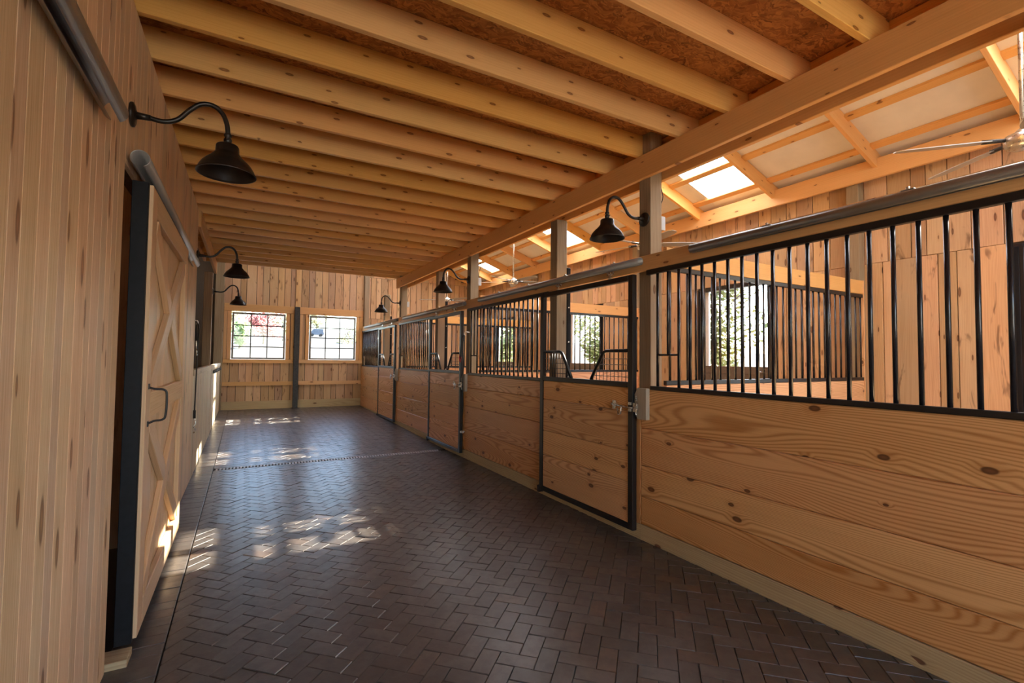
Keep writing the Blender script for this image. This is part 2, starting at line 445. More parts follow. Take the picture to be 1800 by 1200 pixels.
for i in R_:
    for j in R_:
        m4 = (i-j) % 4
        if m4 == 0: a0, a1, b0, b1 = i, i+2, j, j+1
        elif m4 == 3: a0, a1, b0, b1 = i, i+1, j, j+2
        else: continue
        poly = []
        for a, b in ((a0, b0), (a1, b0), (a1, b1), (a0, b1)):
            a *= PVW; b *= PVW
            poly.append(((a-b)*cs-.04, (a+b)*cs+.03))
        xs = [p[0] for p in poly]; ys = [p[1] for p in poly]
        if max(xs) < XP0 or min(xs) > XP1 or max(ys) < -1.0 or min(ys) > YB-.02: continue
        n0 = poly
        for ax, lim, less in ((0, XP0, False), (0, XP1, True), (1, YB-.02, True)): n0 = clip(n0, ax, lim, less) if len(n0) > 2 else n0
        if len(n0) < 3: continue
        pieces = [n0]
        if min(p[1] for p in n0) < DR1 and max(p[1] for p in n0) > DR0:
            pieces = [clip(n0, 1, DR0, True), clip(n0, 1, DR1, False)]
        for pc in pieces:
            if len(pc) < 3: continue
            ar = abs(sum(pc[q][0]*pc[(q+1) % len(pc)][1]-pc[(q+1) % len(pc)][0]*pc[q][1] for q in range(len(pc))))/2
            if ar < .0006: continue
            if ar > .0199: full.append((pc, m4))
            else: cut.append(pc)
y = -1.0
while y < YB-.03:                                  # header course along the left wall
    y2 = min(y+.103, YB-.02)
    cut.append([(XL-.02, y), (XP0-.004, y), (XP0-.004, y2), (XL-.02, y2)])
    y = y2
def in_view(c):
    d = Vector((c[0], c[1], -CAM_Z)); z = d.dot(_f)
    if z <= .2: return None
    px = 900+F_PX*d.dot(_r2)/z; py = 600-F_PX*d.dot(_u2)/z
    return d.length if (-30 < px < 1830 and py < 1230) else None
scored = []
for k, (pc, m4) in enumerate(full):
    c = (sum(p[0] for p in pc)/4, sum(p[1] for p in pc)/4); d = in_view(c)
    if d is not None: scored.append((d, k, c, m4))
scored.sort(); pick = scored[:300]; picked = {s_[1] for s_ in pick}
vs, fs, gs, rs = [], [], [], []
hl, hw = PVL/2, PVW/2
paver_poly([(-hl, -hw), (hl, -hw), (hl, hw), (-hl, hw)], 0.0, vs, fs, gs, rs, lambda y: 0.0, (0, 0, 0))
pme = mesh_from(vs, fs)
pme.attributes.new('gc', 'FLOAT_VECTOR', 'POINT').data.foreach_set('vector', gs)
pme.attributes.new('rv', 'FLOAT', 'POINT').data.foreach_set('value', rs)
for d, k, c, m4 in pick:
    link('paver', pme, 'paver', floor, (c[0], c[1], zf(c[1])+rnd.uniform(-.0016, .0016)),
         (rnd.uniform(-.012, .012), rnd.uniform(-.008, .008), math.pi/4 if m4 == 0 else math.pi*3/4))
vs, fs, gs, rs = [], [], [], []
for k, (pc, m4) in enumerate(full):
    if k not in picked: paver_poly(pc, rnd.random(), vs, fs, gs, rs, zf, (rnd.uniform(-.01, .01), rnd.uniform(-.01, .01), rnd.uniform(-.0016, .0016)))
for pc in cut: paver_poly(pc, rnd.random(), vs, fs, gs, rs, zf, (rnd.uniform(-.008, .008), rnd.uniform(-.008, .008), rnd.uniform(-.0014, .0014)))
rme = mesh_from(vs, fs)
rme.attributes.new('gc', 'FLOAT_VECTOR', 'POINT').data.foreach_set('vector', gs)
rme.attributes.new('rv', 'FLOAT', 'POINT').data.foreach_set('value', rs)
stuff(link('paver_field', rme, 'paver', floor))
B('stall_bedding', XF+.06, XW, YN, YB, -.03, 0.0, 'bedding', floor, bev=0)

# trench drain
dr = thing('trench_drain', (1.3, (DR0+DR1)/2, 0), 'galvanised slotted trench drain crossing the dark brick floor', 'drain')
B('channel', -.31, 2.93, DR0+.004, DR1-.004, -.018, -.011, 'drainblack', dr, bev=0)
for yy in (DR0+.002, DR1-.010): B('edge_rail', -.31, 2.93, yy, yy+.008, -.012, .001, 'draingal', dr)
vv = []; ff = []
for k in range(78):
    x = -.30+k*3.22/78
    a = [(x, DR0+.014), (x+.021, DR0+.014), (x+.026, DR1-.014), (x+.005, DR1-.014)]; b0 = len(vv)
    for z in (-.010, .001): vv += [(p[0]-1.3, p[1]-(DR0+DR1)/2, z) for p in a]
    ff += [(b0+4, b0+5, b0+6, b0+7), (b0, b0+1, b0+5, b0+4), (b0+1, b0+2, b0+6, b0+5), (b0+2, b0+3, b0+7, b0+6), (b0+3, b0, b0+4, b0+7)]
stuff(link('grate', mesh_from(vv, ff), 'draingal', dr, (1.3, (DR0+DR1)/2, 0)))

# ------------------------------------------------------------------ walls
def wallroot(name, loc):
    o = bpy.data.objects.new(name, None); C.objects.link(o); o.location = loc; ORG[o.name] = Vector(loc); return struct(o)
def spans(a, b, lo, hi, rr):
    out = []; t = a
    while t < b-1e-6:
        w = rr.uniform(lo, hi)
        if b-t-w < lo*.7: w = b-t
        out.append((t, min(t+w, b))); t += w
    return out
# left wall of tongue-and-groove pine, doorway 3.02-4.85
wl_ = wallroot('wall_left', (XL, 0, 0)); rr = random.Random(3)
def left_planks(y0, y1, z0, z1):
    for a, b in spans(y0, y1, .075, .125, rr):
        B('plank', XL-.022, XL, a+.0008, b-.0008, z0, z1, 'wall_pine', wl_, 'z', .0018)
left_planks(YN, 3.02, .01, 3.385); left_planks(3.02, 4.86, 2.52, 3.385); left_planks(4.86, 7.12, .01, 3.385)
for y0, y1, z0 in ((YN, 3.0, 0), (3.0, 4.88, 2.54), (4.88, 7.10, 0)):
    B('sheathing', XL-.09, XL-.024, y0, y1, z0, 3.385, 'darkwood', wl_, bev=0)
B('jamb', XL-.11, XL-.022, 3.0, 3.03, 0, 2.52, 'treated', wl_, bev=.002)
B('end_trim', XL-.115, XL+.001, 7.12, 7.14, 0.0, 3.38, 'wall_pine', wl_, 'z')

# half wall of the wash bay beyond it
for k, (y0, y1, lab) in enumerate(((7.16, 10.78, 'low pale vertical-board half wall after the pine left wall'), (10.94, 14.66, 'low pale vertical-board half wall ending at the back wall'))):
    hwl = thing('half_wall', (XL, (y0+y1)/2, 0), lab, 'half wall', 'half walls of the left bay')
    for a, b in spans(y0, y1, .13, .19, rr): B('plank', XL-.02, XL+rr.uniform(-.002, .002), a+.0015, b-.0015, zf(a)+.005, 1.30, 'oldgrey', hwl, 'z')
    B('cap_rail', XL-.06, XL+.012, y0, y1, 1.30, 1.375, 'oldgrey', hwl, 'y')
    B('backing', XL-.07, XL-.022, y0, y1, zf(y0)+.005, 1.30, 'darkwood', hwl, bev=0)
sb = thing('slide_bolt', (XL+.02, 12.6, 1.24), 'long dark slide bolt along the top of the far half wall', 'bolt')
T('rod', [(XL+.03, 11.2, 1.235), (XL+.03, 14.3, 1.235)], .010, 'black', sb, 8, (XL+.03, 12.6, 1.235))
for yy in [11.3+.33*i for i in range(10)]: B('keeper', XL+.004, XL+.045, yy, yy+.05, 1.205, 1.265, 'black', sb)

# back wall: rough planks between girts, two windows
wb = wallroot('wall_back', (1.3, YB, 0)); rb = random.Random(11)
WIN = [(-.31, .98), (1.61, 2.88)]; WZ0, WZ1 = 1.485, 2.74
def back_planks(x0, x1, z0, z1):
    for a, b in spans(x0, x1, .13, .24, rb):
        dd = rb.uniform(0, .006)
        B('plank', a+.0055, b-.0055, YB-dd, YB+.024, z0+.003, z1-.003, 'rough', wb, 'z')
back_planks(-.56, 3.12, zf(14)+.01, .80); back_planks(-.56, 3.12, .80, 1.40)
for x0, x1 in ((-.56, -.42), (1.09, 1.50), (2.99, 3.12)): back_planks(x0, x1, 1.40, 2.86)
back_planks(-.56, 3.12, 2.86, zr(-.56)+.12)
back_planks(3.12, XW, 2.74, zr(XW)+.15)
back_planks(3.12, XW, .01, 2.74)
# planks that follow the gable above
for a, b in spans(-.56, XW, .14, .24, rb):
    top = min(zr(a), zr(b))+.15; low = (zr(-.56)+.12 if a < 3.12 else zr(XW)+.15)
    if top-low > .06: B('gable_plank', a+.002, b-.002, YB, YB+.024, low+.003, top, 'rough', wb, 'z')
# sheathing behind, with window holes
def sheath_y(x0, x1, z0, z1): B('sheathing', x0, x1, YB+.026, YB+.08, z0, z1, 'siding', wb, bev=0)
sheath_y(-4.35, XW+.1, -.1, WZ0-.03); sheath_y(-4.35, -.34, WZ0-.03, WZ1+.03); sheath_y(1.01, 1.58, WZ0-.03, WZ1+.03); sheath_y(2.91, XW+.1, WZ0-.03, WZ1+.03)
sheath_y(-4.35, XW+.1, WZ1+.03, 4.0)
v = [(-4.4, 0, 4.0), (6.95, 0, 4.0), (1.26, 0, 6.15)]
link('gable_sheathing', mesh_from([(p[0], 0, p[2]) for p in v]+[(p[0], .05, p[2]) for p in v], [(0, 1, 2), (5, 4, 3), (0, 3, 4, 1), (1, 4, 5, 2), (2, 5, 3, 0)]), 'siding', wb, (0, YB+.026, 0))
for (z0, z1, nm) in ((2.765, 2.965, 'header_girt'), (1.375, 1.475, 'sill_girt'), (.765, .87, 'girt')):
    for x0, x1 in ((-.50, 1.195), (1.345, 3.09)):
        B(nm, x0, x1, YB-.045, YB-.007, z0, z1, 'trimwood', wb, 'x')
for x0, x1 in ((-.50, -.43), (-.42, -.325), (.995, 1.09), (1.12, 1.19), (1.35, 1.42), (1.50, 1.595), (2.895, 2.99), (3.00, 3.08)):
    B('window_stud', x0, x1, YB-.04, YB-.007, 1.48, 2.76, 'trimwood', wb, 'z')
B('batten', 1.225, 1.315, YB-.04, YB-.007, 2.97, 5.4, 'trimwood', wb, 'z')
bb = B('baseboard_back', -.50, 3.09, YB-.05, YB-.008, zf(YB)-.02, .345, 'kerb', None, 'x'); struct(bb)
sp = thing('steel_post', (1.27, YB-.08, 0), 'black steel post between the two back windows', 'post')
B('web', 1.262, 1.278, YB-.135, YB-.055, zf(YB)-.01, 2.955, 'steelpost', sp, 'z')
for yy in (YB-.145, YB-.060): B('flange', 1.205, 1.335, yy, yy+.012, zf(YB)-.01, 2.955, 'steelpost', sp, 'z')
B('base_plate', 1.18, 1.36, YB-.16, YB-.05, zf(YB)-.01, zf(YB)+.004, 'steelpost', sp)
for i, (x0, x1) in enumerate(WIN):
    w = wallroot('window_%d' % (i+1), ((x0+x1)/2, YB, WZ0))
    for a in ((x0, x0+.045, WZ0, WZ1), (x1-.045, x1, WZ0, WZ1), (x0+.045, x1-.045, WZ0, WZ0+.04), (x0+.045, x1-.045, WZ1-.05, WZ1)):
        B('frame', a[0], a[1], YB-.035, YB+.07, a[2], a[3], 'winframe', w)
    gx0, gx1, gz0, gz1 = x0+.045, x1-.045, WZ0+.04, WZ1-.05
    for k in (1, 2): B('muntin', gx0+(gx1-gx0)*k/3-.014, gx0+(gx1-gx0)*k/3+.014, YB+.012, YB+.032, gz0, gz1, 'muntin', w)
    for k in (1, 2, 3): B('muntin', gx0, gx1, YB+.013, YB+.031, gz0+(gz1-gz0)*k/4-.014, gz0+(gz1-gz0)*k/4+.014, 'muntin', w)
    for a in range(3):
        for b in range(4):
            B('pane', gx0+(gx1-gx0)*a/3+.0142, gx0+(gx1-gx0)*(a+1)/3-.0142, YB+.020, YB+.024, gz0+(gz1-gz0)*b/4+.0142, gz0+(gz1-gz0)*(b+1)/4-.0142, 'glass', w, bev=0)

# outer wall of the stalls with Dutch doors
wr = wallroot('wall_right', (XW, 0, 0)); ro = random.Random(5)
OPN = [(.50+BAY*k, 1.66+BAY*k) for k in range(4)]; OZ = 2.72
SEAM = 2.79
def right_planks(y0, y1, z0, z1):
    for a, b in spans(y0, y1, .12, .26, ro):
        dd = ro.uniform(0, .007); B('plank', XW-dd, XW+.024, a+.004, b-.004, z0+.002, z1-.002, 'rough', wr, 'z')
segs = []; t = YN
for a, b in OPN: segs.append((t, a-.10)); t = b+.10
segs.append((t, YB))
for a, b in segs: right_planks(a, b, .01, SEAM)
for a, b in OPN: right_planks(a-.10, b+.10, OZ+.05, SEAM) if SEAM-OZ > .08 else None
right_planks(YN, YB, SEAM, zr(XW)+.17)
t = YN
for a, b in OPN:
    B('sheathing', XW+.026, XW+.09, t, a-.02, -.1, OZ+.05, 'siding', wr, bev=0); t = b+.02
B('sheathing', XW+.026, XW+.09, t, YB+.08, -.1, OZ+.05, 'siding', wr, bev=0)
B('sheathing', XW+.026, XW+.09, YN, YB+.08, OZ+.05, 4.05, 'siding', wr, bev=0)
LET = ['stall nearest the camera', 'second stall', 'third stall', 'farthest stall']
for k, (a, b) in enumerate(OPN):
    d = wallroot('door_%d' % (k+1), (XW, (a+b)/2, 0))
    for y0, y1 in ((a-.10, a), (b, b+.10)):
        B('jamb', XW-.015, XW+.10, y0, y1, .01, OZ+.05, 'black', d, 'z')
        B('jamb_stop', XW-.028, XW-.016, (y0+y1)/2-.018, (y0+y1)/2+.018, .01, OZ+.02, 'chan', d, 'z')
    B('head_rail', XW-.014, XW+.09, a, b, OZ, OZ+.05, 'black', d, 'y')
    low = B('lower_leaf', XW+.02, XW+.06, a+.005, b-.005, .02, 1.475, 'dutch', d, 'z', .004); low['label'] = 'brown closed lower door leaf'
    B('leaf_rail', XW+.012, XW+.02, a+.005, b-.005, 1.36, 1.475, 'dutch', d, 'y')
    T('latch', [(XW+.012, a+.10, 1.40), (XW-.02, a+.10, 1.40), (XW-.02, a+.17, 1.40)], .008, 'zinc', d, 8, (XW, a+.1, 1.40))
    up = B('upper_leaf', XW+.115, XW+.160, b+.02, b+1.16, 1.49, OZ-.01, 'creamdoor', d, 'z', .004); up['label'] = 'cream upper door leaf swung open'
    for z in (1.7, 2.5): B('hinge', XW+.102, XW+.113, b-.03, b+.12, z, z+.06, 'black', d)
    B('reveal', XW+.062, XW+.10, b-.07, b-.003, .02, OZ-.002, 'creamdoor', d, 'z')
# near end wall beside the open aisle, and the outer left wall
wn_ = wallroot('wall_front', (1.26, YN, 0))
B('panel', 3.3, XW+.1, YN-.08, YN, 0, 4.0, 'siding', wn_, bev=0); B('panel', -4.35, XL-.1, YN-.08, YN, 0, 4.0, 'siding', wn_, bev=0)
wll = wallroot('wall_outer_left', (-4.3, 6, 0))
for a, b in spans(4.9, YB, .2, .3, ro): B('plank', -4.30, -4.276, a+.002, b-.002, 0, 3.4, 'rough', wll, 'z')
B('panel', -4.36, -4.302, YN, YB, 0, 4.1, 'siding', wll, bev=0)
B('divider', -4.3, XL-.09, 4.95, 5.02, 0, 3.38, 'rough', wll, 'z'); B('divider', -4.3, XL-.1, 2.60, 2.66, 0, 3.38, 'rough', wll, 'z')

# ------------------------------------------------------------------ posts
for k, y in enumerate(PY):
    lab = ['grey timber post just out of frame at the right, beside the nearest stall', 'grey timber post between the near open door and the big bar panel', 'grey timber post between the second and third stalls',
           'grey timber post where the loft beam ends', 'grey timber post in the right back corner'][k]
    yc = min(y, YB-.08)
    p = B('timber_post', XF+.045, XF+.185, yc-.07, yc+.07, 0.0 if k < 4 else .01, (3.60 if y < 11 else zr(XF+.1)), 'treated', None, 'z', .005)
    tag(p, lab, 'post', 'stall front posts')
    tag(B('wall_post', XW-.14, XW-.008, yc-.07, yc+.07, 0.0, 3.90, 'treated', None, 'z', .005),
        ['grey post on the outer wall just out of frame at the right', 'grey post on the outer wall where the nearest partition ends', 'grey post on the outer wall behind the nearest stall door',
         'grey post on the outer wall behind the middle stall door', 'grey post on the outer wall in the farthest stall corner'][k], 'post', 'outer wall posts')
for k in range(4):
    y = 4.59+BAY*(k-1)
    if k == 0: y = .66
    p = thing('door_post', (XF+.115, y, 0), ['slim timber door post just out of frame at the right', 'slim timber post behind the nearest sliding stall door', 'slim timber post behind the middle sliding stall door', 'slim timber post behind the farthest sliding stall door'][k], 'post', 'door jamb posts')
    B('timber', XF+.045, XF+.185, y-.07, y+.07, 0, 3.17, 'treated', p, 'z', .005)
    if k: 
        st = B('steel_strip', XF+.187, XF+.235, y-.075, y-.035, .0, 2.62, 'chan', p, 'z')
        for z in (1.35, 1.75, 2.15, 2.5): B('bolt', XF+.20, XF+.215, y-.082, y-.076, z, z+.014, 'zinc', p)
for y, lab in ((10.86, 'brown timber post above the half wall on the left'), (14.70, 'grey timber post in the left back corner')):
    tag(B('timber_post', XL-.16, XL-.02 if y < 12 else XL+.04, y-.07, y+.07, 0.0, 3.16 if y < 12 else 5.0, 'treated', None, 'z', .005), lab, 'post')
    
# ------------------------------------------------------------------ loft: beams, joists, sheathing boards
YE = 11.0
cl = wallroot('ceiling', (1.26, 5, 3.39))
ZJ0, ZJ1 = 3.393, 3.590
k = 0
y = 1.380-.4568*13
while y < YE:
    B('joist', -.70, 3.30, y-.041, y, ZJ0, ZJ1, 'joist', cl, 'x', .003); y += .4568
B('rim_board', 3.302, 3.342, YN, YE, ZJ0, ZJ1, 'joist', cl, 'y')
B('rim_board', -.745, -.705, YN, YE, ZJ0, ZJ1, 'joist', cl, 'y')
y = YN; i = 0
while y < YE-.01:
    y2 = min(y+1.22, YE)
    xs = [-.75, .55, 2.99, 3.345] if i % 2 else [-.75, 1.69, 3.345]
    for a, b in zip(xs, xs[1:]): B('osb_panel', a+.0015, b-.0015, y+.0015, y2-.0015, ZJ1+.001, ZJ1+.013, 'osb', cl, 'x', 0)
    y = y2; i += 1
for nm, x0, x1, z0, z1, ya, lab in (('loft_beam', XF+.002, XF+.042, 3.178, 3.392, YN, 'long front loft beam above the stall posts'),
                          ('loft_beam', XF+.188, XF+.228, 3.178, 3.392, YN, 'rear loft beam behind the stall posts, facing the skylights'),
                          ('loft_beam', XL-.012, XL+.030, 3.178, 3.392, 7.15, 'loft beam over the left half wall, starting at the pine wall end')):
    tag(B(nm, x0, x1, ya, YE+.08, z0, z1, 'beam', None, 'y', .004), lab, 'beam', 'loft beams')

# ------------------------------------------------------------------ roof
rf = wallroot('roof', (1.26, 6, 5))
RTH = math.atan(.36)
def slope_board(name, xa, xb, y0, y1, h0, h1, mat, axis='x', bev=.003, side=1, parent=rf):
    """board lying on the roof slope between x=xa and x=xb, offset h0..h1 above the rafter underside"""
    if side == 1: za, zb = zr(xa), zr(xb)
    else: za, zb = zr(xa), zr(xb)
    L = math.hypot(xb-xa, zb-za); th = math.atan2(zb-za, xb-xa)
    me = box_mesh(L, y1-y0, h1-h0, axis, bev)
    nx, nz = -math.sin(th), math.cos(th); h = (h0+h1)/2
    return link(name, me, mat, parent, ((xa+xb)/2+nx*h, (y0+y1)/2, (za+zb)/2+nz*h), (0, -th, 0))
y = 2.855-1.2867*5
while y < YB:
    slope_board('rafter', 1.28, 6.79, y-.0225, y+.0225, 0, .185, 'joist'); 
    slope_board('rafter', -4.27, 1.24, y-.0225, y+.0225, 0, .185, 'joist', side=-1)
    y += 1.2867
for x in [6.42-.565*i for i in range(9)]:
    slope_board('purlin', x-.045, x+.045, YN, YB-.01, .150, .186, 'joist', 'y')
for x in [-3.9+.565*i for i in range(9)]:
    slope_board('purlin', x-.045, x+.045, YN, YB-.01, .150, .186, 'joist', 'y', side=-1)
PW = .965; i = 0; y = 4.175-PW*10
while y < YB+.1:
    sky = ((i-10) % 4 == 0)
    def panel(xa, xb, mat, nm, side=1):
        slope_board(nm, xa, xb, y, y+PW, .188, .191, mat, 'x', 0, side)
        for q in (.0, .32, .64): slope_board(nm+'_rib', xa, xb, y+q+.005, y+q+.025, .1915, .21, mat, 'x', 0, side)
    if sky:
        panel(6.50, 7.05, 'roof', 'roof_panel')
        slope_board('skylight', 2.4, 6.50, y+.02, y+PW-.02, .188, .191, 'skylight', 'x', 0)
        for q in (0.0, PW-.02): slope_board('roof_strip', 2.4, 6.50, y+q, y+q+.02, .188, .191, 'roof', 'x', 0)
        panel(1.24, 2.4, 'roof', 'roof_panel')
    else: panel(1.24, 7.05, 'roof', 'roof_panel')
    slope_board('roof_panel', -4.6, 1.28, y, y+PW, .188, .191, 'roof', 'x', 0, -1)
    y += PW; i += 1
tag(B('eave_beam', 6.60, 6.645, YN, YB-.01, 3.79, 4.025, 'beam', None, 'y', .004), 'long orange eave beam along the top of the outer wall', 'beam')
tag(B('wall_plate', 6.745, 6.79, YN, YB-.01, 3.915, 4.06, 'beam', None, 'y', .004), 'wall plate board tucked under the rafters behind the eave beam', 'beam')
tag(B('ledger_board', XF+.232, XF+.27, YN, YE, 3.62, 3.80, 'beam', None, 'y'), 'ledger board above the rear loft beam', 'beam')

# ------------------------------------------------------------------ stall fronts
ZS, ZT = 1.30, 2.342
BR = .0125
tag(B('header_beam', XF, XF+.042, -.9, YB-.06, ZT+.002, 2.478, 'beam', None, 'y', .004), 'long header beam above the stall bars carrying the tracks', 'beam')
seamsets = [[.125, .37, .635, .96, ZS], [.125, .45, .81, 1.10, ZS], [.125, .40, .70, 1.02, ZS], [.125, .42, .74, 1.05, ZS]]
for k in range(4):
    y1 = PY[k+1]-.045 if k < 3 else YB-.06
    y0 = (.70 if k == 0 else PY[k]+1.50)
    if k == 3: y1 = 14.70
    st = thing('stall_front', (XF, (y0+y1)/2, 0), ['nearest stall front with wide pine boards and tall black bars', 'second stall front between two open-top doors, black bars over pine boards', 'third stall front with black bars, left of the middle stall door',
               'farthest stall front with black bars against the back wall'][k], 'stall panel', 'stall front panels')
    for a, b in zip(seamsets[k], seamsets[k][1:]): B('board', XF+rnd.uniform(-.001, .001), XF+.04, y0+.002, y1+.046, a+.0016, b-.0016, 'stall', st, 'y', .007)
    B('bottom_rail', XF-.006, XF+.036, y0, y1-.066, ZS, ZS+.034, 'black', st, 'y', .004)
    B('top_rail', XF-.006, XF+.036, y0, y1-.02, ZT-.042, ZT, 'black', st, 'y', .004)
    yb = PY[k+1]-.18; n = 0
    while yb > y0+.02:
        if n == 1: bar('bar', XF+.018, yb, 1.60, ZT-.042, BR*.9, 'bar', st)
        else: bar('bar', XF+.018, yb, ZS+.034, ZT-.042, BR, 'bar', st)
        yb -= .1138; n += 1
    T('cross_bar', [(XF+.018, PY[k+1]-.18, 1.60), (XF+.018, PY[k+1]-.18-.2276, 1.60)], .009, 'bar', st, 8, (XF+.018, PY[k+1]-.29, 1.60))
    kb = B('kerb_board', XF-.004, XF+.042, (PY[k]+.0 if k else -.7), (y1+.05), -.01 if k < 2 else zf(PY[k])-.01, .123, 'kerb', None, 'y', .004)
    tag(kb, ['pale treated kerb board under the nearest stall front', 'pale treated kerb board under the second stall front', 'pale treated kerb board under the third stall front', 'pale treated kerb board under the farthest stall front'][k], 'kerb', 'kerb boards under the stalls')
    B('jamb_cover', XF, XF+.04, (PY[k]+.004 if k else -.7), (PY[k]+.10 if k else -.65), .125, ZS, 'stall', st, 'z')

# sliding stall doors with V yokes
def stall_door(k):
    y0 = PY[k]+.038; y1 = PY[k]+1.56; dz = max(0, zf(y0)-.03)
    x0, x1 = XF-.062, XF-.012
    z0 = .062+dz; z1 = 2.318
    d = thing('stall_door', ((x0+x1)/2, (y0+y1)/2, z0), ['', 'nearest sliding stall door, pine boards in a black frame with V yoke', 'middle sliding stall door with V yoke and a rope on its post', 'farthest sliding stall door with V yoke'][k], 'stall door', 'sliding stall doors')
    B('stile', x0, x1, y0, y0+.062, z0, z1, 'black', d, 'z', .004); B('stile', x0, x1, y1-.062, y1, z0, z1, 'black', d, 'z', .004)
    B('top_rail', x0, x1, y0+.062, y1-.062, z1-.05, z1, 'black', d, 'y', .004)
    B('middle_rail', x0, x1, y0+.062, y1-.062, 1.312, 1.358, 'black', d, 'y', .004)
    B('bottom_rail', x0, x1, y0+.062, y1-.062, z0, z0+.05, 'black', d, 'y', .004)
    sm = [z0+.05, .47, .745, 1.10, 1.312]
    for a, b in zip(sm, sm[1:]): B('board', x0+.010, x1-.006, y0+.062, y1-.062, a+.0014, b-.0014, 'stall', d, 'y', .006)
    xm = (x0+x1)/2
    yl, yr = y1-.062, y0+.062
    L = [(xm, yl, 1.640), (xm, yl-.30, 1.640), (xm, yl-.345, 1.625), (xm, yl-.375, 1.585), (xm, yl-.52, 1.36)]
    Rr = [(xm, yr, 1.640), (xm, yr+.32, 1.640), (xm, yr+.365, 1.625), (xm, yr+.395, 1.585), (xm, yr+.55, 1.36)]
    for P_ in (L, Rr): T('yoke_tube', P_, .017, 'black', d, 10, P_[2])
    vv, ff = [], []
    for P_, sgn, yw in ((L, -1, yl), (Rr, 1, yr)):
        yend = P_[4][1]; ytop = P_[2][1]
        def xlim(z): return ytop+(yend-ytop)*(1.64-z)/(1.64-1.36)
        n = 0
        while True:
            yy = yw+sgn*.052*(n+1)
            if (yend-yy)*sgn < .02: break
            zt = 1.635
            if (yy-ytop)*sgn > 0: zt = 1.64-(yy-ytop)/(yend-ytop)*.28
            tube_data([(0, yy-(y0+y1)/2, 1.358-1.5), (0, yy-(y0+y1)/2, zt-1.5)], .0032, 5, True, vv, ff); n += 1
        for z in (1.40, 1.455, 1.51, 1.565):
            tube_data([(0.006, yw-(y0+y1)/2, z-1.5), (.006, xlim(z)-(y0+y1)/2, z-1.5)], .0032, 5, True, vv, ff)
    link('wire_mesh', mesh_from(vv, ff, True), 'black', d, (xm, (y0+y1)/2, 1.5))
    for yy in (y1-.33, y0+.33):
        hg = T('hanger', [(xm, yy, z1-.045), (xm, yy, 2.378)], .007, 'zinc', d, 8, (xm, yy, 2.35))
        B('hanger_nut', xm-.016, xm+.016, yy-.016, yy+.016, z1+.002, z1+.02, 'zinc', hg); B('trolley', xm-.013, xm+.013, yy-.04, yy+.04, 2.36, 2.385, 'zinc', hg)
    B('guide_foot', x0-.01, x1+.004, y1-.01, y1+.03, z0-.03, z0+.045, 'black', d)
    # latch
    lt = T('latch_rod', [(x0-.022, y0+.24, 1.145), (x0-.022, y0-.015, 1.135)], .0065, 'zinc', d, 8, (x0-.022, y0+.1, 1.14))
    T('latch_handle', [(x0-.022, y0+.10, 1.14), (x0-.045, y0+.10, 1.14), (x0-.05, y0+.10, 1.075), (x0-.05, y0+.13, 1.065), (x0-.05, y0+.14, 1.125)], .006, 'zinc', lt, 8, (x0-.04, y0+.1, 1.1))
    B('latch_plate', x0-.012, x0+.004, y0+.215, y0+.255, 1.105, 1.185, 'zinc', d); B('latch_plate', x0-.012, x0+.004, y0+.19, y0+.28, 1.132, 1.158, 'zinc', d)
    for z in (1.10, 1.155): B('latch_keeper', x0-.014, x0+.002, y0+.012, y0+.045, z, z+.028, 'zinc', d)
    return d
doors = [stall_door(k) for k in (1, 2, 3)]
for k in (1, 2, 3):
    y = PY[k]
    blk = thing('latch_block', (XF-.02, y-.03, 1.17), ['', 'pale wooden latch block beside the nearest stall door', 'pale wooden latch block beside the middle stall door', 'pale wooden latch block beside the farthest stall door'][k], 'latch block', 'latch blocks')
    prism_x('block', [(y-.105, 1.04), (y-.005, 1.04), (y+.03, 1.095), (y+.03, 1.255), (y-.005, 1.31), (y-.105, 1.31)], XF-.045, XF-.003, 'latchwood', blk)
    B('strike', XF-.066, XF-.046, y-.015, y+.035, 1.10, 1.18, 'zinc', blk)
    for z in (1.065, 1.205): T('strike_loop', [(XF-.05, y+.0, z), (XF-.058, y+.0, z), (XF-.058, y+.0, z+.035), (XF-.05, y+.0, z+.035)], .004, 'zinc', blk, 6, (XF-.055, y, z))
    if k == 2:
        B('lower_catch', XF-.06, XF-.003, y-.03, y+.03, .38, .42, 'zinc', blk)

# tracks for the stall doors
def track(x, ya, yb, z, r, label, group, wall_dx, brx):
    t = thing('door_track', (x, (ya+yb)/2, z), label, 'door track', group)
    h = (yb-ya)/2; vv, ff = [], []; n = 22; gap = .35
    angs = [-math.pi/2+gap+(2*math.pi-2*gap)*i/n for i in range(n+1)]
    for ysg in (-h, h):
        for rr_ in (r, r-.004):
            for a in angs: vv.append((rr_*math.cos(a), ysg, rr_*math.sin(a)))
    m = n+1
    for i in range(n):
        ff += [(i, i+1, 2*m+i+1, 2*m+i), (m+i, 3*m+i, 3*m+i+1, m+i+1), (i, m+i, m+i+1, i+1), (2*m+i, 2*m+i+1, 3*m+i+1, 3*m+i)]
    ff += [(0, 2*m, 3*m, m), (n, m+n, 3*m+n, 2*m+n)]
    link('tube', mesh_from(vv, ff, True), 'galv', t, (x, (ya+yb)/2, z))
    k = 0; yy = ya+.35
    while yy < yb-.2:
        br = B('bracket', min(x-.012, x+wall_dx), max(x+.012, x+wall_dx), yy-.03, yy+.03, z+r-.002, z+r+.006, 'galv', t)
        B('bracket_bolt', x-.008, x+.008, yy-.008, yy+.008, z+r+.007, z+r+.02, 'zinc', br); yy += .78
    return t
XT = XF-.037
for k, lab in enumerate(('galvanised door track over the nearest stall bars', 'galvanised door track over the nearest stall door', 'galvanised door track over the middle stall door', 'galvanised door track over the farthest stall door')):
    track(XT, PY[k]-.03, PY[k]+3.28, 2.425, .034, lab, 'stall door tracks', .034, 0)

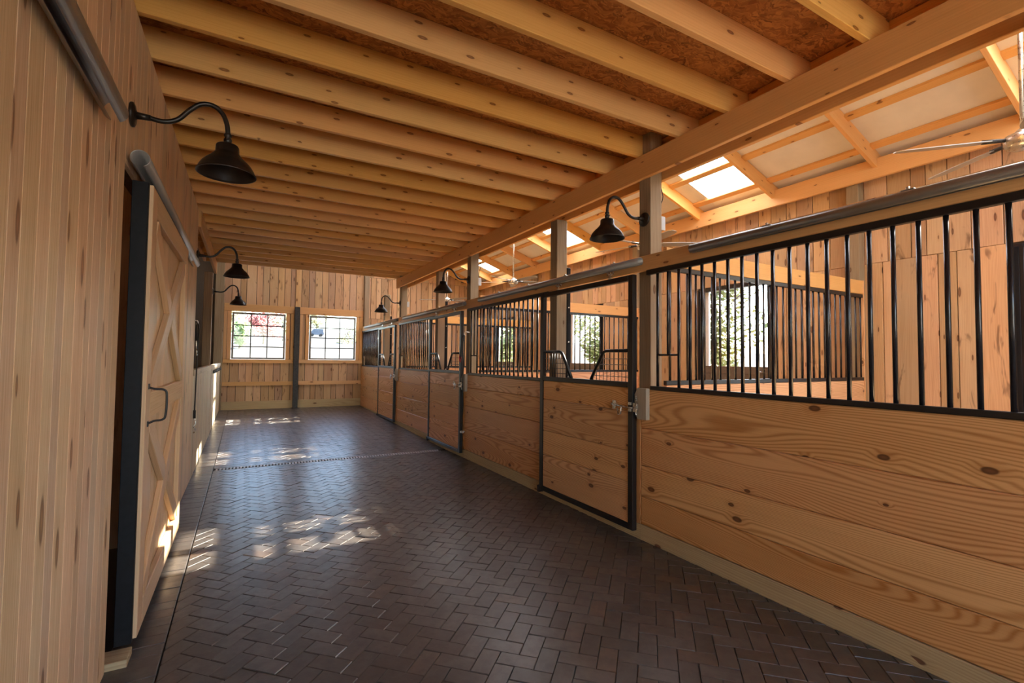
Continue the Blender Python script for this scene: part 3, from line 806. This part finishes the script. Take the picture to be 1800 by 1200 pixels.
# partitions between the stalls
for k, y in ((1, PY[1]-.09), (2, PY[2]-.09), (3, PY[3]-.09)):
    p = thing('stall_partition', ((XF+XW)/2, y, 0), ['', 'barred partition seen through the nearest bar panel', 'barred partition behind the nearest stall door', 'barred partition behind the middle stall door'][k], 'partition', 'stall partitions')
    xa, xb = XF+.20, XW-.15
    for a, b in ((.01, .36), (.36, .70), (.70, 1.03), (1.03, 1.335)): B('board', xa, xb, y-.02, y+.02, a+.001, b-.001, 'stall', p, 'x', .004)
    B('bottom_rail', xa, xb, y-.02, y+.02, 1.336, 1.375, 'black', p, 'x'); B('top_rail', xa, xb, y-.02, y+.02, 2.355, 2.395, 'black', p, 'x')
    B('header', xa, xb, y-.022, y+.02, 2.397, 2.565, 'beam', p, 'x')
    x = xa+.06
    while x < xb: bar('bar', x, y, 1.375, 2.355, .011, 'bar', p, 8); x += .1138
    B('end_channel', xb-.005, xb+.02, y-.026, y+.026, .01, 2.57, 'stall', p, 'z')

# ------------------------------------------------------------------ left sliding barn door
dl = thing('barn_door', (-.49, 4.12, .06), 'pine sliding barn door with crossed braces and black steel edge', 'barn door')
dy0, dy1, dz0, dz1 = 3.20, 5.06, .065, 2.475
for a, b in spans(dy0+.01, dy1-.005, .125, .145, random.Random(9)): B('plank', -.528, -.492, a+.0006, b-.0006, dz0, dz1, 'door_pine', dl, 'z', .003)
xf0, xf1 = -.491, -.455
B('stile', xf0, xf1, dy0+.003, dy0+.15, dz0, dz1, 'door_pine', dl, 'z'); B('stile', xf0, xf1, dy1-.15, dy1, dz0, dz1, 'door_pine', dl, 'z')
for z0, z1 in ((dz1-.145, dz1), (1.20, 1.345), (dz0, dz0+.145)): B('rail', xf0, xf1, dy0+.151, dy1-.151, z0, z1, 'door_pine', dl, 'y')
def brace(ya, za, yb, zb, w=.12, dx=0.0):
    L = math.hypot(yb-ya, zb-za)-.115; th = math.atan2(zb-za, yb-ya)
    link('brace', box_mesh(.034, L, w, 'y', .003), 'door_pine', dl, ((xf0+xf1)/2-.001+dx, (ya+yb)/2, (za+zb)/2), (th, 0, 0))
ia, ib = dy0+.15, dy1-.15
for za, zb in ((1.345, dz1-.145), (dz0+.145, 1.20)):
    brace(ia, za, ib, zb)
    for q in (0, 1):                                # second diagonal in two halves
        ym, zm = (ia+ib)/2, (za+zb)/2
        e = (ia, zb) if q == 0 else (ib, za)
        L = math.hypot(ym-e[0], zm-e[1])-.13; th = math.atan2(zm-e[1], ym-e[0]) if q == 0 else math.atan2(e[1]-zm, e[0]-ym)
        link('brace', box_mesh(.034, L, .12, 'y', .003), 'door_pine', dl, ((xf0+xf1)/2-.001, (ym+e[0])/2, (zm+e[1])/2), (th, 0, 0))
ch = B('edge_channel', -.545, -.472, dy0-.03, dy0+.002, dz0-.01, dz1+.005, 'chan', dl, 'z'); ch['label'] = 'black steel edge channel'
B('edge_channel', -.545, -.530, dy0, dy0+.05, dz0-.01, dz1+.005, 'chan', dl, 'z')
hd = T('pull_handle', smooth_pts([(-.455, 3.28, 1.375), (-.425, 3.28, 1.365), (-.385, 3.28, 1.36), (-.372, 3.28, 1.33), (-.375, 3.28, 1.22), (-.39, 3.28, 1.195), (-.425, 3.28, 1.19), (-.455, 3.28, 1.175)], 5), .006, 'black', dl, 8, (-.4, 3.28, 1.27))
hd['label'] = 'dark iron pull handle'
for z in (1.365, 1.16): B('handle_foot', -.457, -.450, 3.265, 3.295, z, z+.03, 'black', hd)
for yy in (3.55, 4.7): 
    B('hanger', -.497, -.487, yy-.02, yy+.02, dz1-.05, 2.53, 'galv', dl)
tag(B('concrete_pad', -.60, -.47, 3.06, 3.19, -.005, .035, 'kerb', None), 'small pale block under the barn door edge', 'block')
def ltrack(ya, yb, lab): return track(-.492, ya, yb, 2.555, .043, lab, 'barn door tracks', -.058, 0)
ltrack(3.03, 6.2, 'galvanised round track above the pine barn door'); ltrack(-1.2, 2.5, 'galvanised track high on the near left wall')

# ------------------------------------------------------------------ lamps
def lamp(x, y, z, s, label):
    """s=+1: arm reaches toward +x"""
    t = thing('barn_lamp', (x, y, z), label, 'wall lamp', 'gooseneck barn lamps')
    o = Vector((x, y, z))
    me = lathe_mesh([(0, .0), (.058, .0), (.062, .004), (.062, .014), (.05, .02), (.024, .022), (.022, .026), (0, .026)], 28)
    link('backplate', me, 'bronze', t, (x, y, z), (0, s*math.pi/2, 0))
    T('collar', [(x+s*.02, y, z), (x+s*.085, y, z)], [.019, .015], 'bronze', t, 14, (x+s*.05, y, z))
    pts = smooth_pts([(x+s*.08, y, z), (x+s*.14, y, z-.004), (x+s*.20, y, z+.022), (x+s*.255, y, z+.09), (x+s*.305, y, z+.135), (x+s*.36, y, z+.142), (x+s*.405, y, z+.11), (x+s*.428, y, z+.055), (x+s*.435, y, z)], 6)
    T('gooseneck', pts, .0125, 'bronze', t, 12, (x+s*.25, y, z+.07))
    xc = x+s*.435
    kn = link('swivel', lathe_mesh([(0, .0), (.015, 0), (.019, -.006), (.019, -.016), (.012, -.020), (.019, -.030), (.021, -.040), (.017, -.052), (.012, -.058), (.012, -.064), (0, -.064)], 18), 'bronze', t, (xc, y, z))
    T('swivel_screw', [(xc, y-.02, z-.036), (xc, y-.034, z-.036)], .005, 'bronze', kn, 8, (xc, y-.03, z-.036))
    zt = z-.060
    prof = [(0, 0), (.030, -.001), (.052, -.006), (.057, -.014), (.059, -.050), (.064, -.056), (.070, -.064), (.086, -.082), (.104, -.098), (.122, -.118), (.136, -.142), (.143, -.160), (.148, -.166), (.1485, -.171),
            (.144, -.171), (.138, -.160), (.130, -.140), (.116, -.118), (.098, -.099), (.080, -.083), (.062, -.066), (.054, -.05), (.052, -.02), (0, -.018)]
    sh = link('shade', lathe_mesh(prof, 36), 'bronze', t, (xc, y, zt))
    link('socket', lathe_mesh([(0, -.03), (.022, -.03), (.022, -.075), (.0, -.075)], 16), 'shade_in', sh, (xc, y, zt))
    return t
for y, lab in ((3.10, 'large dark gooseneck lamp above the pine barn door'), (7.06, 'dark gooseneck lamp at the end of the pine wall'), (10.86, 'small dark gooseneck lamp on the brown post over the half wall')):
    lamp(XL+(-.02 if y > 10 else 0.0), y, 2.80, 1, lab)
for y, lab in ((PY[1], 'dark gooseneck lamp on the nearest right-hand post'), (PY[2], 'dark gooseneck lamp on the post above the middle stall door'), (PY[3], 'small dark gooseneck lamp on the farthest right-hand post')):
    lamp(XF+.045, y, 2.815, -1, lab)
for k, y in enumerate(PY[1:4]):
    jb = thing('junction_box', (XF+.215, y-.02, 2.79), 'small grey electrical box behind the %s lamp post on the right' % ('nearest', 'middle', 'farthest')[k], 'electrical box', 'junction boxes')
    B('box', XF+.187, XF+.235, y-.055, y+.02, 2.735, 2.85, 'box', jb); B('cover', XF+.183, XF+.239, y-.060, y-.055, 2.73, 2.855, 'box', jb)
    T('cable', smooth_pts([(XF+.21, y-.02, 2.85), (XF+.215, y-.02, 2.95), (XF+.24, y-.03, 3.05), (XF+.21, y-.02, 3.17)], 5), .004, 'strap', jb, 6, (XF+.21, y, 3.0))

# ------------------------------------------------------------------ ceiling fans
def fan(y, a0, label):
    cx, z = 5.0, 3.22
    t = thing('ceiling_fan', (cx, y, z), label, 'ceiling fan', 'ceiling fans over the stalls')
    T('rod', [(cx, y, z+.06), (cx, y, zr(cx)+.12)], .014, 'nickel', t, 12, (cx, y, z+.6))
    link('motor', lathe_mesh([(0, .085), (.02, .085), (.045, .06), (.05, .045), (.095, .035), (.105, .015), (.105, -.03), (.09, -.055), (.06, -.07), (0, -.072)], 28), 'nickel', t, (cx, y, z))
    link('canopy', lathe_mesh([(0, -.0), (.05, -.0), (.055, .04), (.05, .07), (0, .07)], 20), 'nickel', t, (cx, y, zr(cx)+.05))
    for k in range(5):
        a = math.radians(a0+72*k); vv = []
        prof = [(.20, .045), (.26, .062), (.5, .066), (.74, .056), (.79, .030)]
        for r_, w_ in prof:
            for sg in (-1, 1):
                for zz in (-.003, .003): vv.append((r_, sg*w_, zz-sg*w_*.20))
        ff = []
        for i in range(len(prof)-1):
            b = i*4; ff += [(b+1, b+3, b+7, b+5), (b, b+4, b+6, b+2), (b, b+1, b+5, b+4), (b+2, b+6, b+7, b+3)]
        e = (len(prof)-1)*4; ff += [(0, 2, 3, 1), (e, e+1, e+3, e+2)]
        bl = link('blade', mesh_from(vv, ff), 'blade', t, (cx, y, z+.005), (0, 0, a))
        va, fa = tube_data([(.08, 0, 0), (.24, 0, .004)], [.014, .018], 8)
        arm = link('blade_arm', mesh_from(va, fa, True), 'steelpost', bl, (cx, y, z+.005))
for k, lab in enumerate(('large metal ceiling fan cut off at the right edge', 'metal ceiling fan half hidden behind the nearest lamp post', 'metal ceiling fan on a long rod, seen left above the nearest stall door', 'small metal ceiling fan above the farthest stall')):
    fan(1.21+BAY*k, (132, 110, 133, 150)[k], lab)

# ------------------------------------------------------------------ ropes and straps
rp = thing('lead_rope', (XL+.02, 7.09, 1.97), 'black lead rope with snap hanging at the pine wall end', 'lead rope', 'hanging lead ropes')
X0, Y0 = XL+.016, 7.09
T('hook', smooth_pts([(XL, Y0, 1.99), (XL+.03, Y0, 1.985), (XL+.035, Y0, 1.955), (XL+.015, Y0, 1.945)], 4), .006, 'zinc', rp, 8, (XL+.02, Y0, 1.97))
T('loop', smooth_pts([(X0+.012, Y0, 1.74), (X0+.004, Y0-.03, 1.88), (X0+.016, Y0, 1.955), (X0+.026, Y0+.05, 1.88), (X0+.02, Y0+.04, 1.55), (X0+.014, Y0+.01, .86)], 8), .008, 'strap', rp, 8, (X0, Y0, 1.6))
T('grip', [(X0+.01, Y0-.02, 1.84), (X0+.01, Y0-.02, 1.74)], .014, 'strap', rp, 8, (X0, Y0, 1.8))
T('snap', smooth_pts([(X0+.01, Y0-.02, 1.74), (X0+.012, Y0-.02, 1.66), (X0+.02, Y0-.05, 1.62), (X0+.02, Y0-.04, 1.56), (X0+.02, Y0+.0, 1.57)], 5), .006, 'zinc', rp, 8, (X0, Y0, 1.65))
T('end_grip', [(X0+.014, Y0+.01, .88), (X0+.014, Y0+.01, .78)], .015, 'strap', rp, 8, (X0, Y0, .8))
T('end_chain', smooth_pts([(X0+.014, Y0+.01, .78), (X0+.03, Y0, .72), (X0+.01, Y0, .68), (X0+.03, Y0+.02, .64), (X0+.008, Y0, .60)], 5), .007, 'zinc', rp, 6, (X0, Y0, .7))
Y2 = PY[2]-.075; X2 = XF-.012
rp2 = thing('lead_rope', (X2, Y2, 1.95), 'black rope with red webbing on the post by the middle stall door', 'lead rope', 'hanging lead ropes')
T('hook', smooth_pts([(X2+.05, Y2, 1.97), (X2-.03, Y2, 1.97), (X2-.04, Y2, 1.93), (X2-.02, Y2, 1.92)], 4), .007, 'zinc', rp2, 8, (X2, Y2, 1.95))
T('rope', smooth_pts([(X2-.06, Y2+.10, 1.55), (X2-.06, Y2+.08, 1.75), (X2-.05, Y2+.01, 1.92), (X2-.05, Y2-.03, 1.7), (X2-.065, Y2-.02, 1.2), (X2-.065, Y2-.03, .8), (X2-.065, Y2+.03, .45)], 8), .009, 'strap', rp2, 8, (X2, Y2, 1.4))
T('red_tab', smooth_pts([(X2-.065, Y2+.10, 1.62), (X2-.07, Y2+.12, 1.55), (X2-.07, Y2+.08, 1.50), (X2-.065, Y2+.06, 1.58)], 5), .009, 'red', rp2, 8, (X2, Y2, 1.55))

# ------------------------------------------------------------------ outdoors
v = []; f = []
NX, NY = 30, 60
def gz(x, y):
    d = max(0.0, y-22); return -.06+.00565*min(d, 21)**2+.06*max(0.0, d-21)
for j in range(NY+1):
    for i in range(NX+1):
        x = -80+160*i/NX; y = -60+210*j/NY; v.append((x, y, gz(x, y)))
for j in range(NY):
    for i in range(NX): f.append((j*(NX+1)+i, j*(NX+1)+i+1, (j+1)*(NX+1)+i+1, (j+1)*(NX+1)+i))
gd = struct(link('ground', mesh_from(v, f, True), 'ground'))
struct(B('bounce_slab', -4.3, 8.0, -16.0, YN-.1, -.14, -.02, 'bounce_slab', None, 'x', .01))  # unseen slab added outside the open end to bounce sunlight onto the ceiling
def tree(name, x, y, h, r, leaf, label, n=2600, group=None, trunk=.3, size=.09, seed=0):
    rt = random.Random(seed); z = gz(x, y)
    t = thing(name, (x, y, z), label, 'tree' if trunk > .05 else 'shrub', group)
    zt = z+h*trunk
    T('trunk', smooth_pts([(x, y, z-.05), (x+.05, y, z+h*.3), (x-.04, y+.05, z+h*.65)], 4), [.09-.005*i for i in range(9)], 'bark', t, 8, (x, y, z))
    for q in range(6):
        a = q*1.05; T('branch', smooth_pts([(x, y, z+h*(.2+.05*q)), (x+math.cos(a)*r*.4, y+math.sin(a)*r*.4, z+h*(.45+.05*q)), (x+math.cos(a)*r*.75, y+math.sin(a)*r*.75, z+h*(.55+.06*q))], 3), .025, 'bark', t, 6, (x, y, z+h*.4))
    vv, ff, rv = [], [], []
    cl_ = [(Vector((rt.gauss(0, .45)*r, rt.gauss(0, .45)*r, rt.uniform(trunk+.08, .95)*h)), rt.uniform(.25, .5)*r) for _ in range(26)]
    for _ in range(n):
        c, cr = rt.choice(cl_); d = Vector((rt.gauss(0, 1), rt.gauss(0, 1), rt.gauss(0, 1))).normalized()*cr*rt.random()**.4
        p = c+d; p.z = max(.05, p.z)
        a = Vector((rt.gauss(0, 1), rt.gauss(0, 1), rt.gauss(0, 1))).normalized(); b = a.orthogonal().normalized(); s_ = size*rt.uniform(.6, 1.4)
        i0 = len(vv); vv += [tuple(p-a*s_), tuple(p+b*s_*.5), tuple(p+a*s_), tuple(p-b*s_*.5)]; ff.append((i0, i0+1, i0+2, i0+3)); rv += [rt.random()]*4
    me = mesh_from(vv, ff); me.attributes.new('rv', 'FLOAT', 'POINT').data.foreach_set('value', rv)
    stuff(link('foliage', me, leaf, t, (x, y, z)))
    return t
for k, (x, y) in enumerate(((12.4, 1.5), (12.9, 5.9), (12.4, 10.3), (13.0, 14.7), (12.6, 19.1), (13.2, 23.6), (12.8, 28.2))):
    tree('yellow_tree', x, y, 4.3+.3*(k % 2), 1.7, 'leaf_yel', 'yellow-green tree outside the outer wall, %s from the near end' % ['first', 'second', 'third', 'fourth', 'fifth', 'sixth', 'seventh'][k], 6500, 'trees beside the barn', .05, .10, 20+k)
tree('maple_tree', 1.4, 47, 3.0, 1.35, 'leaf_red', 'red-leaved tree seen through the left back window', 2200, None, .22, .12, 41)
tree('green_tree', -.35, 42, 1.9, .75, 'leaf_grn', 'dark green shrub left of the red tree in the left window', 1700, None, .08, .11, 42)
tree('olive_tree', 3.5, 56, 3.4, 1.2, 'leaf_pale', 'pale olive tree at the right side of the left window', 1500, None, .2, .12, 43)
tree('olive_tree', 12.6, 104, 5.6, 2.2, 'leaf_pale', 'pale olive tree at the left side of the right window', 1500, None, .2, .22, 44)
tree('brown_shrub', 9.6, 53, 1.9, 1.2, 'leaf_pale', 'low brownish shrub at the right side of the right window', 900, None, .04, .11, 45)
tree('hazy_tree', -1.2, 60, 4.2, 1.6, 'leaf_pale', 'hazy tree at the left edge of the left window', 1700, None, .15, .14, 46)
cx, cyy = 10.4, 86.0; cz = gz(cx, cyy)
cr = thing('vehicle', (cx, cyy, cz), 'small dark blue vehicle parked beyond the right back window', 'vehicle')
def car_part(nm, prof, w, mat):
    k = len(prof); vv = [(p[0], -w, p[1]) for p in prof]+[(p[0], w, p[1]) for p in prof]
    ff = [tuple(range(k)), tuple(range(2*k-1, k-1, -1))]+[(i, k+i, k+(i+1) % k, (i+1) % k) for i in range(k)]
    me = mesh_from(vv, ff); bm = bmesh.new(); bm.from_mesh(me); bmesh.ops.recalc_face_normals(bm, faces=bm.faces); bm.to_mesh(me); bm.free()
    return link(nm, me, mat, cr, (cx, cyy, cz))
car_part('body', [(-1.1, .3), (1.1, .3), (1.12, .75), (-1.05, .75)], .55, 'carpaint')
car_part('cabin', [(-.85, .755), (1.08, .755), (1.02, 1.3), (-.45, 1.3)], .5, 'carpaint')
for wx in (-.65, .7):
    for wy in (-.5, .5):
        T('wheel', [(cx+wx, cyy+wy-.06, cz+.24), (cx+wx, cyy+wy+.06, cz+.24)], .24, 'tyre', cr, 16, (cx+wx, cyy+wy, cz+.24))
